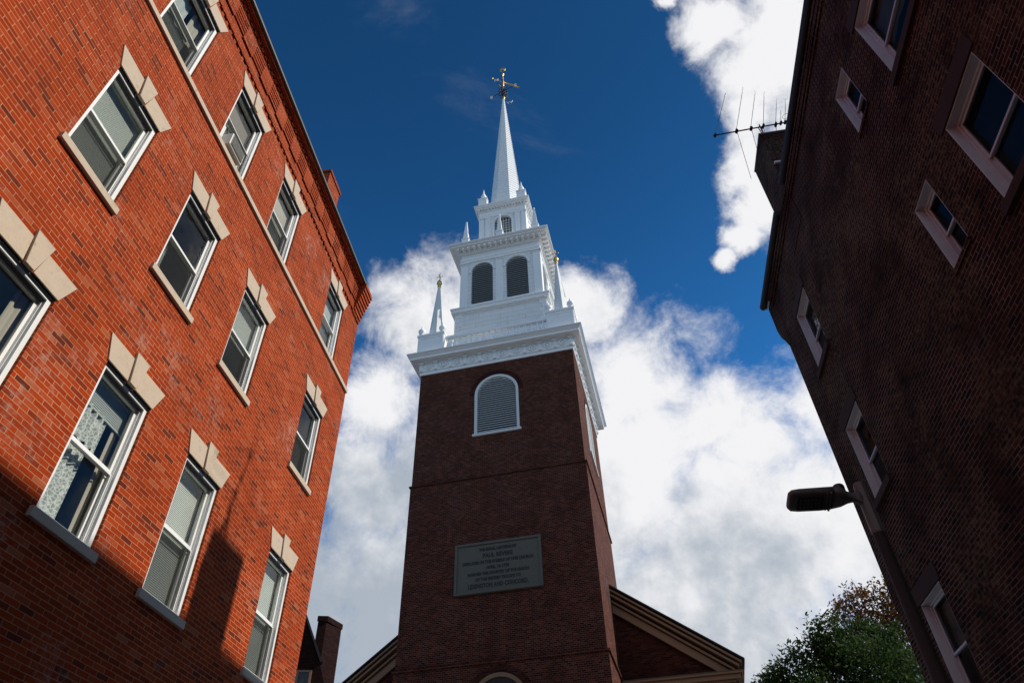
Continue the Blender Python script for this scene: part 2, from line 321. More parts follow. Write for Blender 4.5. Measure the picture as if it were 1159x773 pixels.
# ------------------------------------------------------------------ left brick house
LH = tag(empty("brick_house", OL, math.pi / 2 - YL), "sunlit red brick apartment house on the left with limestone lintels and corbelled brick cornice", "house")
END = 12.48
COLS = [4.03, 6.02, 8.04, 11.0]
ROWS = [(5.14, 7.14), (8.82, 10.61), (12.15, 13.93)]
HW = .49
def out(u, v, d): return (u, d, v)          # depth positive = towards the street (flipped by o=-1 for the left house)
wins = [(c, r) for r in range(3) for c in range(4)]
b = MB(o=-1).mat('red')
hs = [rect(COLS[c] - HW, COLS[c] + HW, *ROWS[r]) for c, r in wins]
b.holes(rect(-30, END, 0, 15.38), hs, out, .06)
b.face([(END, 0, 0), (END, -9, 0), (END, -9, 15.38), (END, 0, 15.38)])
b.face([(-30, 0, 0), (-30, -9, 0), (-30, -9, 15.38), (-30, 0, 15.38)])
b.face([(-30, -9, 0), (END, -9, 0), (END, -9, 15.38), (-30, -9, 15.38)])
b.build("wall", None, LH)
# flat roof
MB(o=-1).box(-30, END, -9, -.02, 15.385, 15.45).build("roof", 'slate', LH)
# cornice in corbelled brick
c = MB(o=-1).mat('red')
Z0 = 14.42
def dents(c, z0, z1, d, pitch=.16, w=.09, s0=-2.0, s1=END, gap=.02):
    s = s0
    while s < s1 - .05: c.box(s, min(s + w, s1), gap, d, z0, z1); s += pitch
dents(c, 14.395, 14.445, .040, .165, .095)
c.box(-30, END, .001, .024, 14.447, 14.735)
# brackets between recessed panels of raked courses
s = 4.17 - .79 * 12
while s < END - .6:
    s0 = s; s1 = s + .39
    c.box(s0, s1, .002, .060, 14.70, 15.225)
    for k in range(5):
        z = 14.770 + k * .092
        c.box(s1 + .003, min(s1 + .397, END - .5), -.08, .052 + .004 * k, z, z + .056)
    s += .79
c.box(-30, END - .5, .004, .070, 15.227, 15.245)
dents(c, 15.247, 15.287, .095, .165, .095)
c.box(-30, END - .5, .005, .110, 15.289, 15.335); c.box(-30, END - .5, .006, .185, 15.337, 15.385)
# stepped corner block
n = 9
for k in range(n):
    z = 14.36 + k * .113
    c.box(END - .50, END + .001 + .004 * k, -.3, .03 + .031 * k, z, z + .1135)
c.build("cornice", None, LH)
MB(o=-1).box(-30, END - .5, .001, .004, 14.74, 15.22).build("cornice_gap_shade", 'dim', LH)  # dark sheet puts shade by colour into the gaps between courses
gt = MB(o=-1).box(-30, END + .06, -.05, .20, 15.387, 15.41).box(-30, END + .06, .19, .245, 15.395, 15.455)
gt.build("gutter", 'gutter', LH)
# stone band under the top windows
b = MB(o=-1)
s = -9.0
while s < END - .01:
    e = min(s + 1.52, END); b.box(s, e - .004, -.02, .045, 12.045, 12.15); s = e
b.build("stone_band", 'lime', LH, .004)
ch = MB(o=-1).box(9.9, 10.65, -1.25, -.4, 15.4, 17.86); ch.box(9.87, 10.68, -1.28, -.37, 17.72, 17.80)
co = ch.build("chimney", 'red', LH)

def lintel_parts(win, cx, zh):
    zt = zh + .325
    a = MB(o=-1)
    kw0, kw1 = .085, .13
    def P(poly, d, bev=.004, name="lintel"):
        q = MB(o=-1); q.prism(poly, lambda u, v: (u, -.09, v), lambda u, v: (u, d, v)); return q.build(name, 'lime', win, bev)
    def mid(zz): return kw0 + (kw1 - kw0) * (zz - zh) / (zt - zh)
    P([(cx - .505, zh), (cx - kw0 - .002, zh), (cx - mid(zt) - .002, zt), (cx - .635, zt)], .018)
    P([(cx + kw0 + .002, zh), (cx + .505, zh), (cx + .635, zt), (cx + mid(zt) + .002, zt)], .018)
    P([(cx - kw0 + .02, zh - .003), (cx + kw0 - .02, zh - .003), (cx + kw1 + .01, zt + .10), (cx - kw1 - .01, zt + .10)], .040, name="keystone")
def frame_ring(b, x0, x1, z0, z1, w, y0, y1):
    b.box(x0, x0 + w, y0, y1, z0, z1); b.box(x1 - w, x1, y0, y1, z0, z1)
    b.box(x0 + w, x1 - w, y0, y1, z1 - w, z1); b.box(x0 + w, x1 - w, y0, y1, z0, z0 + w)
def room(win, x0, x1, z0, z1, y0, dep, o, mat='room'):
    r = MB(o=o)
    r.face([(x0 - .2, y0 - dep, z0 - .2), (x1 + .2, y0 - dep, z0 - .2), (x1 + .2, y0 - dep, z1 + .2), (x0 - .2, y0 - dep, z1 + .2)])
    for (a, b_) in (((x0, z0), (x1, z0)), ((x1, z0), (x1, z1)), ((x1, z1), (x0, z1)), ((x0, z1), (x0, z0))):
        ex = lambda q: (q[0] + (-.2 if q[0] == x0 else .2), q[1] + (-.2 if q[1] == z0 else .2))
        A, B = ex(a), ex(b_)
        r.face([(a[0], y0, a[1]), (b_[0], y0, b_[1]), (B[0], y0 - .12, B[1]), (A[0], y0 - .12, A[1])])
        r.face([(A[0], y0 - .12, A[1]), (B[0], y0 - .12, B[1]), (B[0], y0 - dep, B[1]), (A[0], y0 - dep, A[1])])
    r.build("window_recess", mat, win)
def slats(win, x0, x1, z0, z1, y, o, mat, name="blind", pitch=.026, tilt=.6):
    r = MB(o=o); z = z1 - .03
    r.box(x0, x1, y - .02, y + .02, z1 - .03, z1)
    while z > z0 + .03:
        z -= pitch; r.face([(x0, y - .004, z + .016), (x1, y - .004, z + .016), (x1, y + .005, z - .012), (x0, y + .005, z - .012)])
    r.box(x0, x1, y - .012, y + .012, z0, z0 + .02)
    r.build(name, mat, win)
def sheet(win, x0, x1, z0, z1, y, o, mat, name, waves=0, amp=.02, scallop=0):
    r = MB(o=o); n = max(2, waves * 8); pts = []
    for i in range(n + 1):
        x = x0 + (x1 - x0) * i / n; yy = y + amp * math.sin(2 * math.pi * waves * i / n)
        zb = z0 + (abs(math.sin(math.pi * scallop * i / n)) * .09 if scallop else 0)
        pts.append((x, yy, zb))
    for (xa, ya, za), (xb, yb, zb) in zip(pts, pts[1:]):
        r.face([(xa, ya, za), (xb, yb, zb), (xb, yb, z1), (xa, ya, z1)])
    r.build(name, mat, win)
CONT = {(0, 0): ('bare', .0), (1, 0): ('lace', .0), (2, 0): ('full', .0), (3, 0): ('full', .0),
        (0, 1): ('halfgrey', .0), (1, 1): ('cloth', .0), (2, 1): ('half', .0), (3, 1): ('bar', .0),
        (0, 2): ('toplow', .0), (1, 2): ('brown', .0), (2, 2): ('shade', .0), (3, 2): ('low', .0)}
def left_window(cx, z0, z1, kind, seed):
    rnd = random.Random(seed)
    x0, x1 = cx - HW, cx + HW
    w = MB(o=-1)
    # brickmould casing, then stepped jamb
    frame_ring(w, x0 + .004, x1 - .004, z0 + .022, z1 - .004, .058, -.075, -.035)
    frame_ring(w, x0 + .03, x1 - .03, z0 + .022, z1 - .02, .04, -.20, -.076)
    win = w.build("window", 'whitev', LH, .003)
    MB(o=-1).box(cx - .565, cx + .555, -.08, .05, z0 - .09, z0 + .02).build("sill", 'lime', win, .005) if z0 < 12 else None
    lintel_parts(win, cx, z1)
    q = MB(o=-1); q.box(x0 + .004, x1 - .004, -.10, -.012, z1 - .026, z1 - .004); q.box(x0 + .07, x1 - .07, -.104, -.040, z1 - .078, z1 - .066); q.build("head_shade_strip", 'dark', win)  # dark strips under the lintel paint in the window head's shade
    xa, xb = x0 + .072, x1 - .072; zm = (z0 + z1) / 2 + rnd.uniform(-.01, .02)
    def sash(za, zb, y):
        q = MB(o=-1); frame_ring(q, xa, xb, za, zb, .042, y - .035, y); q.build("sash", 'whitev', win, .003)
        q = MB(o=-1); q.face([(xa + .04, y - .018, za + .04), (xb - .04, y - .018, za + .04), (xb - .04, y - .018, zb - .04), (xa + .04, y - .018, zb - .04)]); q.build("pane", 'glass', win)
    sash(zm - .022, z1 - .062, -.110)
    sash(z0 + .062, zm + .022, -.148)
    # insect screen over the lower sash
    q = MB(o=-1); frame_ring(q, xa - .004, xb + .004, z0 + .064, zm - .026, .018, -.106, -.094)
    q.build("screen_frame", 'acd' if kind in ('brown', 'toplow') else 'whitev', win)
    if kind not in ('lace', 'low'):
        q = MB(o=-1); q.face([(xa + .01, -.100, z0 + .08), (xb - .01, -.100, z0 + .08), (xb - .01, -.100, zm - .04), (xa + .01, -.100, zm - .04)]); q.build("insect_screen", 'screen', win)
    room(win, x0 + .03, x1 - .03, z0 + .02, z1 - .02, -.205, 1.6, -1)
    yb = -.225; H = z1 - z0; L_, R_ = x0 + .04, x1 - .04
    if kind == 'full': slats(win, L_, R_, z0 + .07, z1 - .05, yb, -1, 'blind')
    elif kind == 'halfgrey': slats(win, L_, R_, z0 + .05, z1 - .05, yb, -1, 'blind')
    elif kind == 'half': slats(win, L_, R_ - .02, zm - .02, z1 - .05, yb, -1, 'blind')
    elif kind == 'lace':
        slats(win, L_, R_, z1 - .45, z1 - .05, yb, -1, 'blindg')
        sheet(win, L_, cx + .16, zm + .05, z1 - .40, yb - .005, -1, 'lace', "curtain", 5, .022, 4)
        sheet(win, L_, cx + .06, z0 + .06, zm + .12, yb - .02, -1, 'lace', "curtain", 4, .018, 2)
        sheet(win, cx + .30, cx + .40, z0 + .06, z1 - .1, yb - .02, -1, 'shade', "curtain", 1, .01)
    elif kind == 'cloth': sheet(win, L_, L_ + .26, z0 + .05, zm - .05, yb, -1, 'blind', "curtain", 1, .02); sheet(win, R_ - .3, R_ - .12, z0 + .5, z1 - .5, yb - .5, -1, 'shade', "curtain", 1, .02)
    elif kind == 'bar': sheet(win, L_, L_ + .12, z0 + .1, z1 - .1, yb, -1, 'blindg', "curtain", 1, .02); sheet(win, cx, cx + .05, zm + .1, z1 - .3, yb - .2, -1, 'blind', "curtain", 1, .01)
    elif kind == 'toplow': slats(win, L_, cx + .25, z0 + .05, zm + .02, yb, -1, 'blind'); sheet(win, cx + .12, R_, zm, z1 - .06, yb - .03, -1, 'shade', "curtain", 2, .015); sheet(win, L_, cx + .02, zm, z1 - .06, yb - .03, -1, 'blindg', "curtain", 2, .015)
    elif kind == 'brown': sheet(win, L_, R_, zm + .04, z1 - .05, yb, -1, 'shadeb', "shade", 1, .005); sheet(win, L_, cx, z0 + .3, zm + .02, yb, -1, 'blindg', "curtain", 2, .02)
    elif kind == 'shade': sheet(win, L_, R_, zm - .1, z1 - .05, yb, -1, 'shade', "shade", 1, .004); slats(win, L_, R_, z0 + .06, zm - .12, yb, -1, 'blindg')
    elif kind == 'low': slats(win, L_, R_, z0 + .06, zm + .12, yb, -1, 'blindg'); sheet(win, L_, R_, zm + .16, z1 - .06, yb - .02, -1, 'blindg', "shade", 1, .004)
    elif kind == 'bare': sheet(win, R_ - .22, R_, z0 + .06, z1 - .06, yb, -1, 'shade', "curtain", 2, .015)
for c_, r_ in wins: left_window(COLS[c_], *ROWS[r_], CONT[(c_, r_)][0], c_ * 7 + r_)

# air conditioner in the top floor window
ac = tag(empty("air_conditioner", (Matrix.Translation(OL) @ Matrix.Rotation(math.pi / 2 - YL, 4, 'Z')) @ Vector((5.93, 0.0, 12.19)), math.pi / 2 - YL), "small off white air conditioner jutting from a top floor window of the sunlit brick house", "air conditioner")
q = MB(o=-1); q.box(-.23, .23, -.30, .10, 0.02, .34); q.build("casing", 'ac', ac, .012)
q = MB(o=-1); q.box(-.20, .20, .1015, .112, .05, .31)
for k in range(9): q.box(-.19, .19, .113, .122, .065 + k * .027, .075 + k * .027)
q.build("grille", 'acd', ac)
q = MB(o=-1); q.box(-.36, -.235, -.12, -.09, .02, .55); q.box(.235, .38, -.12, -.09, .02, .55); q.build("side_panel", 'ac', ac)

# ------------------------------------------------------------------ right brick house
RH = tag(empty("brick_house", ORr, math.pi / 2 - YR), "dark weathered brick house on the right in shade with deep pinkish window reveals", "house")
EB = 12.97
RW = [("A", 4.41, 5.44, 10.75, 12.33, 1), ("B", 6.17, 6.74, 11.35, 12.52, 0), ("C", 4.38, 5.38, 7.70, 9.23, 1), ("D", 6.17, 6.72, 8.06, 9.30, 0),
      ("E", 10.99, 11.94, 10.70, 12.30, 1), ("F", 10.97, 11.92, 7.63, 9.21, 1), ("G", 10.95, 11.93, 4.22, 5.79, 1)]
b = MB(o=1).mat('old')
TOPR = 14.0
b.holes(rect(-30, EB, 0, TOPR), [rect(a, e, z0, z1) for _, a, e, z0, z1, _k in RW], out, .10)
b.face([(EB, 0, 0), (EB, -9, 0), (EB, -9, TOPR), (EB, 0, TOPR)])
b.face([(-30, 0, 0), (-30, -9, 0), (-30, -9, TOPR), (-30, 0, TOPR)])
# end gables over the far and near walls
for ss in (EB, -30): b.face([(ss, .0, TOPR), (ss, -9, TOPR), (ss, -4.5, TOPR + 4.5)])
b.face([(-30, -9, 0), (EB, -9, 0), (EB, -9, TOPR), (-30, -9, TOPR)])
# corbelled end cornice of the far front
pr = [(EB - .2, 12.36), (EB + .001, 12.36), (EB + .13, 12.62), (EB + .30, 12.88), (EB + .40, 13.2), (EB + .42, 13.98), (EB - .2, 13.98)]
b.prism(pr, lambda u, v: (u, .006, v), lambda u, v: (u, -8.9, v))
# corbel courses below the eave
for k, (z, d) in enumerate(((13.70, .03), (13.80, .055), (13.90, .08))): b.box(-30, EB + .02, -.02, d, z, z + .1)
b.build("wall", None, RH)
r = MB(o=1)
r.prism([(.05, 13.96), (-4.5, 18.97), (-9.05, 13.96), (-9.05, 13.90), (-4.5, 18.89), (.05, 13.90)], lambda u, v: (-30.1, u, v + .08), lambda u, v: (EB + .44, u, v + .08))  # unseen ridge, raised steeply to shape the shadow edge on the left house
r.build("roof", 'slate', RH)
gtr = MB(o=1)
def gut(s0, s1):
    n = 8; pts = [(.03 + .075 + .075 * math.cos(math.pi + math.pi * i / n), 14.10 + .085 * math.sin(math.pi + math.pi * i / n)) for i in range(n + 1)]
    pts = pts + [(.185, 14.13), (.02, 14.13)]
    gtr.prism(pts, lambda u, v: (s0, u, v), lambda u, v: (s1, u, v))
gut(-30, 9.55); gut(10.35, EB + .47)
gtr.build("gutter", 'gutterd', RH)
ch = MB(o=1); ch.box(9.66, 10.71, -.75, .012, 13.0, 16.28)
cho = ch.build("chimney", 'old', RH)
q = MB(o=1); frame_ring(q, 9.64, 10.73, -.0, 0.0, 0, 0, 0) if 0 else q.box(9.645, 10.725, -.77, .028, 16.22, 16.26); q.build("flashing", 'copper', cho)
q = MB(o=1); q.box(9.60, 9.657, -.55, .01, 14.95, 15.0); q.build("flashing", 'cream', cho)

def right_window(nm, x0, x1, z0, z1, big):
    w = MB(o=1)
    # deep painted reveal boards
    t_ = .012
    w.box(x0 + .001, x0 + t_, -.15, -.004, z0, z1); w.box(x1 - t_, x1 - .001, -.15, -.004, z0, z1); w.box(x0 + t_, x1 - t_, -.15, -.004, z1 - t_, z1 - .001)
    win = w.build("window", 'pink', RH)
    q = MB(o=1); frame_ring(q, x0 + .013, x1 - .013, z0 + .02, z1 - .013, .032, -.21, -.12); q.build("frame", 'pinkf', win, .003)
    if big:
        MB(o=1).box(x0 - .10, x1 + .10, -.06, .022, z1 + .001, z1 + .27).build("lintel", 'brown', win, .004)
        MB(o=1).box(x0 - .08, x1 + .08, -.10, .065, z0 - .13, z0 + .004).build("sill", 'brown', win, .005)
    else:
        MB(o=1).box(x0 - .03, x1 + .03, -.10, .03, z0 - .07, z0 + .004).build("sill", 'old', win, .004)
    xa, xb = x0 + .045, x1 - .045; zm = z0 + (z1 - z0) * .5
    for za, zb, y in ((zm - .02, z1 - .045, -.145), (z0 + .05, zm + .02, -.18)):
        q = MB(o=1); frame_ring(q, xa, xb, za, zb, .034, y - .03, y); q.build("sash", 'pinkf', win, .003)
        q = MB(o=1); q.face([(xa + .03, y - .015, za + .03), (xb - .03, y - .015, za + .03), (xb - .03, y - .015, zb - .03), (xa + .03, y - .015, zb - .03)]); q.build("pane", 'glassd', win)
    room(win, x0 + .02, x1 - .02, z0 + .02, z1 - .02, -.215, 1.4, 1, 'dark')
    if nm == 'C': slats(win, x0 + .05, x1 - .05, z0 + .3, z1 - .05, -.26, 1, 'dark')
    if nm in 'AG': sheet(win, x0 + .05, x1 - .05, zm, z1 - .05, -.27, 1, 'room', "shade", 2, .01)
for w_ in RW: right_window(*w_)

# ------------------------------------------------------------------ TV antenna on the chimney
AT = tag(empty("television_antenna", (6.35, 9.12, 16.28)), "long thin television aerial with swept rods above the dark brick chimney", "antenna")
def A3(p): return (p[0] - 6.35, p[1] - 9.12, p[2] - 16.28)
bz = 17.0
q = MB(); q.tube(A3((5.24, 9.36, bz)), A3((7.9, 8.90, bz)), .018, n=6); q.build("boom", 'iron', AT)
q = MB(); q.tube(A3((6.50, 9.32, 16.0)), A3((6.36, 9.13, 17.05)), .02, n=6); q.tube(A3((6.50, 9.32, 16.3)), A3((6.32, 9.16, 17.0)), .012, n=6); q.build("mast", 'iron', AT)
for (a, b_) in (((5.29, 9.35), (5.33, 8.24)), ((5.80, 9.25), (5.72, 8.10)), ((5.82, 9.26), (6.52, 10.70)), ((6.15, 9.19), (6.04, 8.22)), ((6.17, 9.20), (6.72, 10.35)),
                ((6.45, 9.13), (6.26, 8.24)), ((6.45, 9.15), (6.85, 9.95)), ((6.75, 9.10), (6.61, 8.44)), ((6.76, 9.12), (6.98, 9.75)), ((6.87, 9.07), (6.79, 8.73)), ((6.97, 9.05), (6.83, 8.46)), ((7.3, 9.0), (7.2, 8.5))):
    q = MB(); q.tube(A3((*a, bz + .01)), A3((*b_, bz + .03)), .0065, n=5); q.build("rod", 'alum', AT)
    q = MB(); q.box(-.02, .02, -.05, .05, -.03, .03); o_ = q.build("clamp", 'iron', AT); o_.location = A3((a[0], a[1], bz))
q = MB(); 
for i in range(14):
    a0, a1 = 2 * math.pi * i / 14, 2 * math.pi * (i + 1) / 14
    q.tube((.07 * math.cos(a0), .07 * math.sin(a0), 0), (.07 * math.cos(a1), .07 * math.sin(a1), 0), .005, n=5)
o_ = q.build("cable_loop", 'iron', AT); o_.location = A3((6.93, 8.88, bz - .02))

# ------------------------------------------------------------------ church
S = 1.15; YT = R(12.5)
TX, TY = -5.142 * S, 23.11 * S
CX = TX * math.cos(YT) + TY * math.sin(YT); CY = -TX * math.sin(YT) + TY * math.cos(YT)
CH = tag(empty("church", (CX, CY, 0), -YT), "brick church with tall square tower, white wooden belfry and pointed steeple between the two houses", "church")
def T(): return MB(S=S)
ZB = 1.6 * (S - 1) / S   # local z of the ground under the scaling
GZ = (0 - 1.6 * (1 - S)) / S
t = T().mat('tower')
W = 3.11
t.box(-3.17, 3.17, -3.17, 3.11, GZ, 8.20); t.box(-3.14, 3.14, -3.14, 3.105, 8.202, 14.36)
for w0, z0, z1 in ((3.20, 8.14, 8.20), (3.165, 14.31, 14.36)):
    t.box(-w0 - .02, w0 + .02, -w0 - .02, w0 + .02, z0, z1)
# upper shaft with real openings in front and right faces
HB, HS, HWd = 16.16, 17.98, .83
fr_o = rect(-W, W, 14.362, 19.47)
t.holes(fr_o, [arch(.03, HWd, HB, HS)], lambda u, v, d: (u, -W - d, v), .22)
t.holes(fr_o, [arch(.0, HWd, HB, HS)], lambda u, v, d: (W + d, u, v), .22)
t.face([(-W, -W, 14.362), (-W, W, 14.362), (-W, W, 19.47), (-W, -W, 19.47)]); t.face([(-W, W, 14.362), (W, W, 14.362), (W, W, 19.47), (-W, W, 19.47)])
def ring(mb, cx, ri, ro, z0, zs, fn, y0, y1, n=20, legs=True):
    pin = []; pout = []
    if legs: pin.append((cx + ri, z0)); pout.append((cx + ro, z0))
    for i in range(n + 1):
        a = math.pi * i / n; pin.append((cx + ri * math.cos(a), zs + ri * math.sin(a))); pout.append((cx + ro * math.cos(a), zs + ro * math.sin(a)))
    if legs: pin.append((cx - ri, z0)); pout.append((cx - ro, z0))
    for i in range(len(pin) - 1):
        a, b_, c_, d_ = pin[i], pin[i + 1], pout[i + 1], pout[i]
        mb.face([fn(*a, y1), fn(*b_, y1), fn(*c_, y1), fn(*d_, y1)])
        mb.face([fn(*a, y1), fn(*b_, y1), fn(*b_, y0), fn(*a, y0)]); mb.face([fn(*d_, y1), fn(*c_, y1), fn(*c_, y0), fn(*d_, y0)])
FF = lambda w: (lambda u, v, d: (u, -w - d, v))
FR = lambda w: (lambda u, v, d: (w + d, u, v))
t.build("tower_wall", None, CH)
def louvered(parent, cx, hw, zb, zs, fn, dep, mf, ml, pitch=.11, sill=True, fw=.07, name="louvered_window", proud=.02, extra=True):
    f = T(); ring(f, cx, hw - fw, hw + (.001 if not extra else .03), zb, zs, fn, -dep, proud); w = f.build(name, mf, parent)
    if sill: q = T(); q.prism(rect(cx - hw - .09, cx + hw + .09, zb - .09, zb), lambda u, v: fn(u, v, -dep), lambda u, v: fn(u, v, .07)); q.build("sill", mf, w)
    q = T(); z = zb + .02
    while z < zs + hw - fw - .03:
        a = hw - fw if z < zs else math.sqrt(max(.0001, (hw - fw) ** 2 - (z + .05 - zs) ** 2)) if (z + .05 - zs) < hw - fw else 0.02
        q.face([fn(cx - a, z, -.02), fn(cx + a, z, -.02), fn(cx + a, z + pitch * .95, -dep * .75), fn(cx - a, z + pitch * .95, -dep * .75)])
        q.face([fn(cx - a, z, -.02), fn(cx + a, z, -.02), fn(cx + a, z - .03, -.022), fn(cx - a, z - .03, -.022)])
        z += pitch
    q.build("louver", ml, w)
    q = T(); q.face([fn(u, v, -dep) for u, v in arch(cx, hw, zb, zs)]); q.build("backing", 'dark', w)
    return w
louvered(CH, .03, .83, 16.16, 17.98, FF(W), .2, 'cream', 'louv', .10)
louvered(CH, 0, .83, 16.16, 17.98, FR(W), .2, 'cream', 'louv', .10)
# brick arches over the openings
for cx_, zz_, f_ in ((.03, 17.98, FF(W)), (0, 17.98, FR(W)), (.02, 7.02, FF(3.17))):
    q = T(); ring(q, cx_, .862, 1.06, zz_, zz_, f_, -.02, .014, legs=False); q.build("brick_arch", 'nave', CH)
# lower arched window
f = T(); ring(f, .02, .74, .85, 5.0, 7.02, FF(3.17), -.02, .05); lw = f.build("arched_window", 'tan', CH)
q = T()
for k in (-.25, 0, .25): q.prism(rect(.02 + k * 1.2 - .02, .02 + k * 1.2 + .02, 5.0, 7.55), lambda u, v: FF(3.17)(u, v, .012), lambda u, v: FF(3.17)(u, v, .03))
for k in range(6): q.prism(rect(.02 - .7, .02 + .7, 5.2 + k * .38, 5.23 + k * .38), lambda u, v: FF(3.17)(u, v, .013), lambda u, v: FF(3.17)(u, v, .028))
q.build("glazing_bar", 'tan', lw)
q = T(); q.face([FF(3.17)(u, v, .008) for u, v in arch(.02, .76, 5.0, 7.02)]); q.build("pane", 'lampd', lw)
# narrow slit on the right face
q = T(); q.prism(rect(-1.05, -.85, 10.2, 11.15), lambda u, v: FR(3.14)(u, v, -.01), lambda u, v: FR(3.14)(u, v, .004)); q.build("slit_window", 'black', CH)
# plaque
q = T(); q.prism(rect(-1.38, 1.44, 10.20, 11.86), lambda u, v: FF(3.14)(u, v, -.02), lambda u, v: FF(3.14)(u, v, .06)); pq = q.build("plaque", 'slab', CH, .01)
q = T()
for x0, x1, z0, z1 in ((-1.38, 1.44, 11.78, 11.86), (-1.38, 1.44, 10.20, 10.28), (-1.38, -1.30, 10.28, 11.78), (1.36, 1.44, 10.28, 11.78)):
    q.prism(rect(x0, x1, z0, z1), lambda u, v: FF(3.14)(u, v, .061), lambda u, v: FF(3.14)(u, v, .10))
q.build("border", 'slab', pq, .01)
def text(body, size, loc, parent, mat, bold=.0, ext=.002, rot=(math.pi / 2, 0, 0), width=None, name="inscription"):
    cu = bpy.data.curves.new(name, 'FONT'); cu.body = body; cu.size = size; cu.align_x = 'CENTER'; cu.extrude = ext; cu.offset = bold; cu.resolution_u = 2
    to = bpy.data.objects.new(name, cu); COL.objects.link(to)
    bpy.context.view_layer.update(); dg = bpy.context.evaluated_depsgraph_get()
    me = bpy.data.meshes.new_from_object(to.evaluated_get(dg)); bpy.data.objects.remove(to)
    xs = [v.co.x for v in me.vertices]; wd = max(xs) - min(xs)
    if width:
        for v in me.vertices: v.co.x *= width / wd
    me.materials.clear(); me.materials.append(M[mat])
    o = bpy.data.objects.new(name, me); COL.objects.link(o); o.parent = parent; o.rotation_euler = rot; o.location = loc; return o
def ZS(z): return 1.6 + (z - 1.6) * S
lines = [("THE SIGNAL LANTERNS OF", .105, 11.56, 1.22), ("PAUL REVERE", .16, 11.33, .98), ("DISPLAYED IN THE STEEPLE OF THIS CHURCH", .105, 11.14, 2.30), ("APRIL 18 1775", .105, 10.95, .74),
         ("WARNED THE COUNTRY OF THE MARCH", .105, 10.77, 1.98), ("OF THE BRITISH TROOPS TO", .105, 10.59, 1.46), ("LEXINGTON AND CONCORD.", .15, 10.37, 1.92)]
for body, sz, z, wdt in lines:
    text(body, sz * 1.25 * S, (.03 * S, -(3.14 + .0645) * S, ZS(z)), pq, 'ink', .010, .002, width=wdt * S)

# main cornice
def clad(mb, w, z0, z1): mb.box(-w, w, -w, w, z0, z1)
q = T()
clad(q, 3.15, 19.45, 19.60); clad(q, 3.18, 19.602, 20.02)
clad(q, 3.24, 20.022, 20.07); clad(q, 3.48, 20.072, 20.18); q.frustum(3.49, 3.59, 20.182, 20.295); clad(q, 3.61, 20.297, 20.34)
mc = q.build("cornice", 'white', CH, .008)
def place_side(fnbuild, name, us, mat, parent, w, sides=('F', 'R')):
    first = None
    for sd_ in sides:
        for u in us:
            if first is None:
                q = T(); q.S = S; fnbuild(q); first = q.build(name, mat, parent, 0); o = first
            else:
                o = first.copy(); COL.objects.link(o); o.parent = parent
            if sd_ == 'F': o.location = (u * S, -w * S, 0); o.rotation_euler = (0, 0, 0)
            else: o.location = (w * S, u * S, 0); o.rotation_euler = (0, 0, math.pi / 2)
pit = 6.28 / 10
place_side(lambda q: (q.box(-.055, .055, -.035, .02, 19.64, 20.03), q.box(-.075, .075, -.10, -.035, 19.95, 20.032), q.box(-.06, .06, -.05, -.035, 19.62, 19.67)), "bracket", [-3.08 + pit * .98 * k for k in range(11)], 'white', mc, 3.18)
def roundel(q):
    fn = lambda u, v, d: (u, -d, v)
    for r0, r1, dd in ((.105, .145, .045), (.0, .055, .045)):
        n = 14
        for i in range(n):
            a0, a1 = 2 * math.pi * i / n, 2 * math.pi * (i + 1) / n
            P = lambda r, a, d: fn(r * math.cos(a), 19.82 + r * math.sin(a), d)
            if r0: q.face([P(r0, a0, dd), P(r0, a1, dd), P(r1, a1, dd), P(r1, a0, dd)]); q.face([P(r0, a0, dd), P(r0, a1, dd), P(r0, a1, 0), P(r0, a0, 0)])
            else: q.face([P(.001, a0, dd), P(r1, a1, dd), P(r1, a0, dd)])
            q.face([P(r1, a0, dd), P(r1, a1, dd), P(r1, a1, 0), P(r1, a0, 0)])
place_side(roundel, "roundel", [-3.08 + pit * .98 * (k + .5) for k in range(10)], 'white', mc, 3.18)

# balustrades
def balustrade(side):
    fn = (lambda u, d, z0, z1, u1, d1: (u, u1, -3.22 + d, -3.22 + d1, z0, z1)) if side == 'F' else (lambda u, d, z0, z1, u1, d1: (3.22 - d1, 3.22 - d, u, u1, z0, z1))
    q = T(); q.box(*fn(-2.12, 0, 21.18, 21.32, 2.17, .16)); q.box(*fn(-2.12, 0.01, 20.342, 20.56, 2.17, .15))
    bl = q.build("balustrade", 'white', CH, .006)
    first = None
    for k in range(17):
        u = -2.0 + k * .253
        x, y = (u, -3.14) if side == 'F' else (3.14, u)
        if first is None:
            q = T(); q.lathe([(.045, 20.56), (.045, 20.62), (.03, 20.65), (.062, 20.80), (.05, 20.92), (.028, 21.02), (.028, 21.10), (.045, 21.14), (.045, 21.18)], n=8); first = q.build("baluster", 'white', bl); o = first
        else: o = first.copy(); COL.objects.link(o); o.parent = bl
        o.location = (x * S, y * S, 0)
balustrade('F'); balustrade('R')
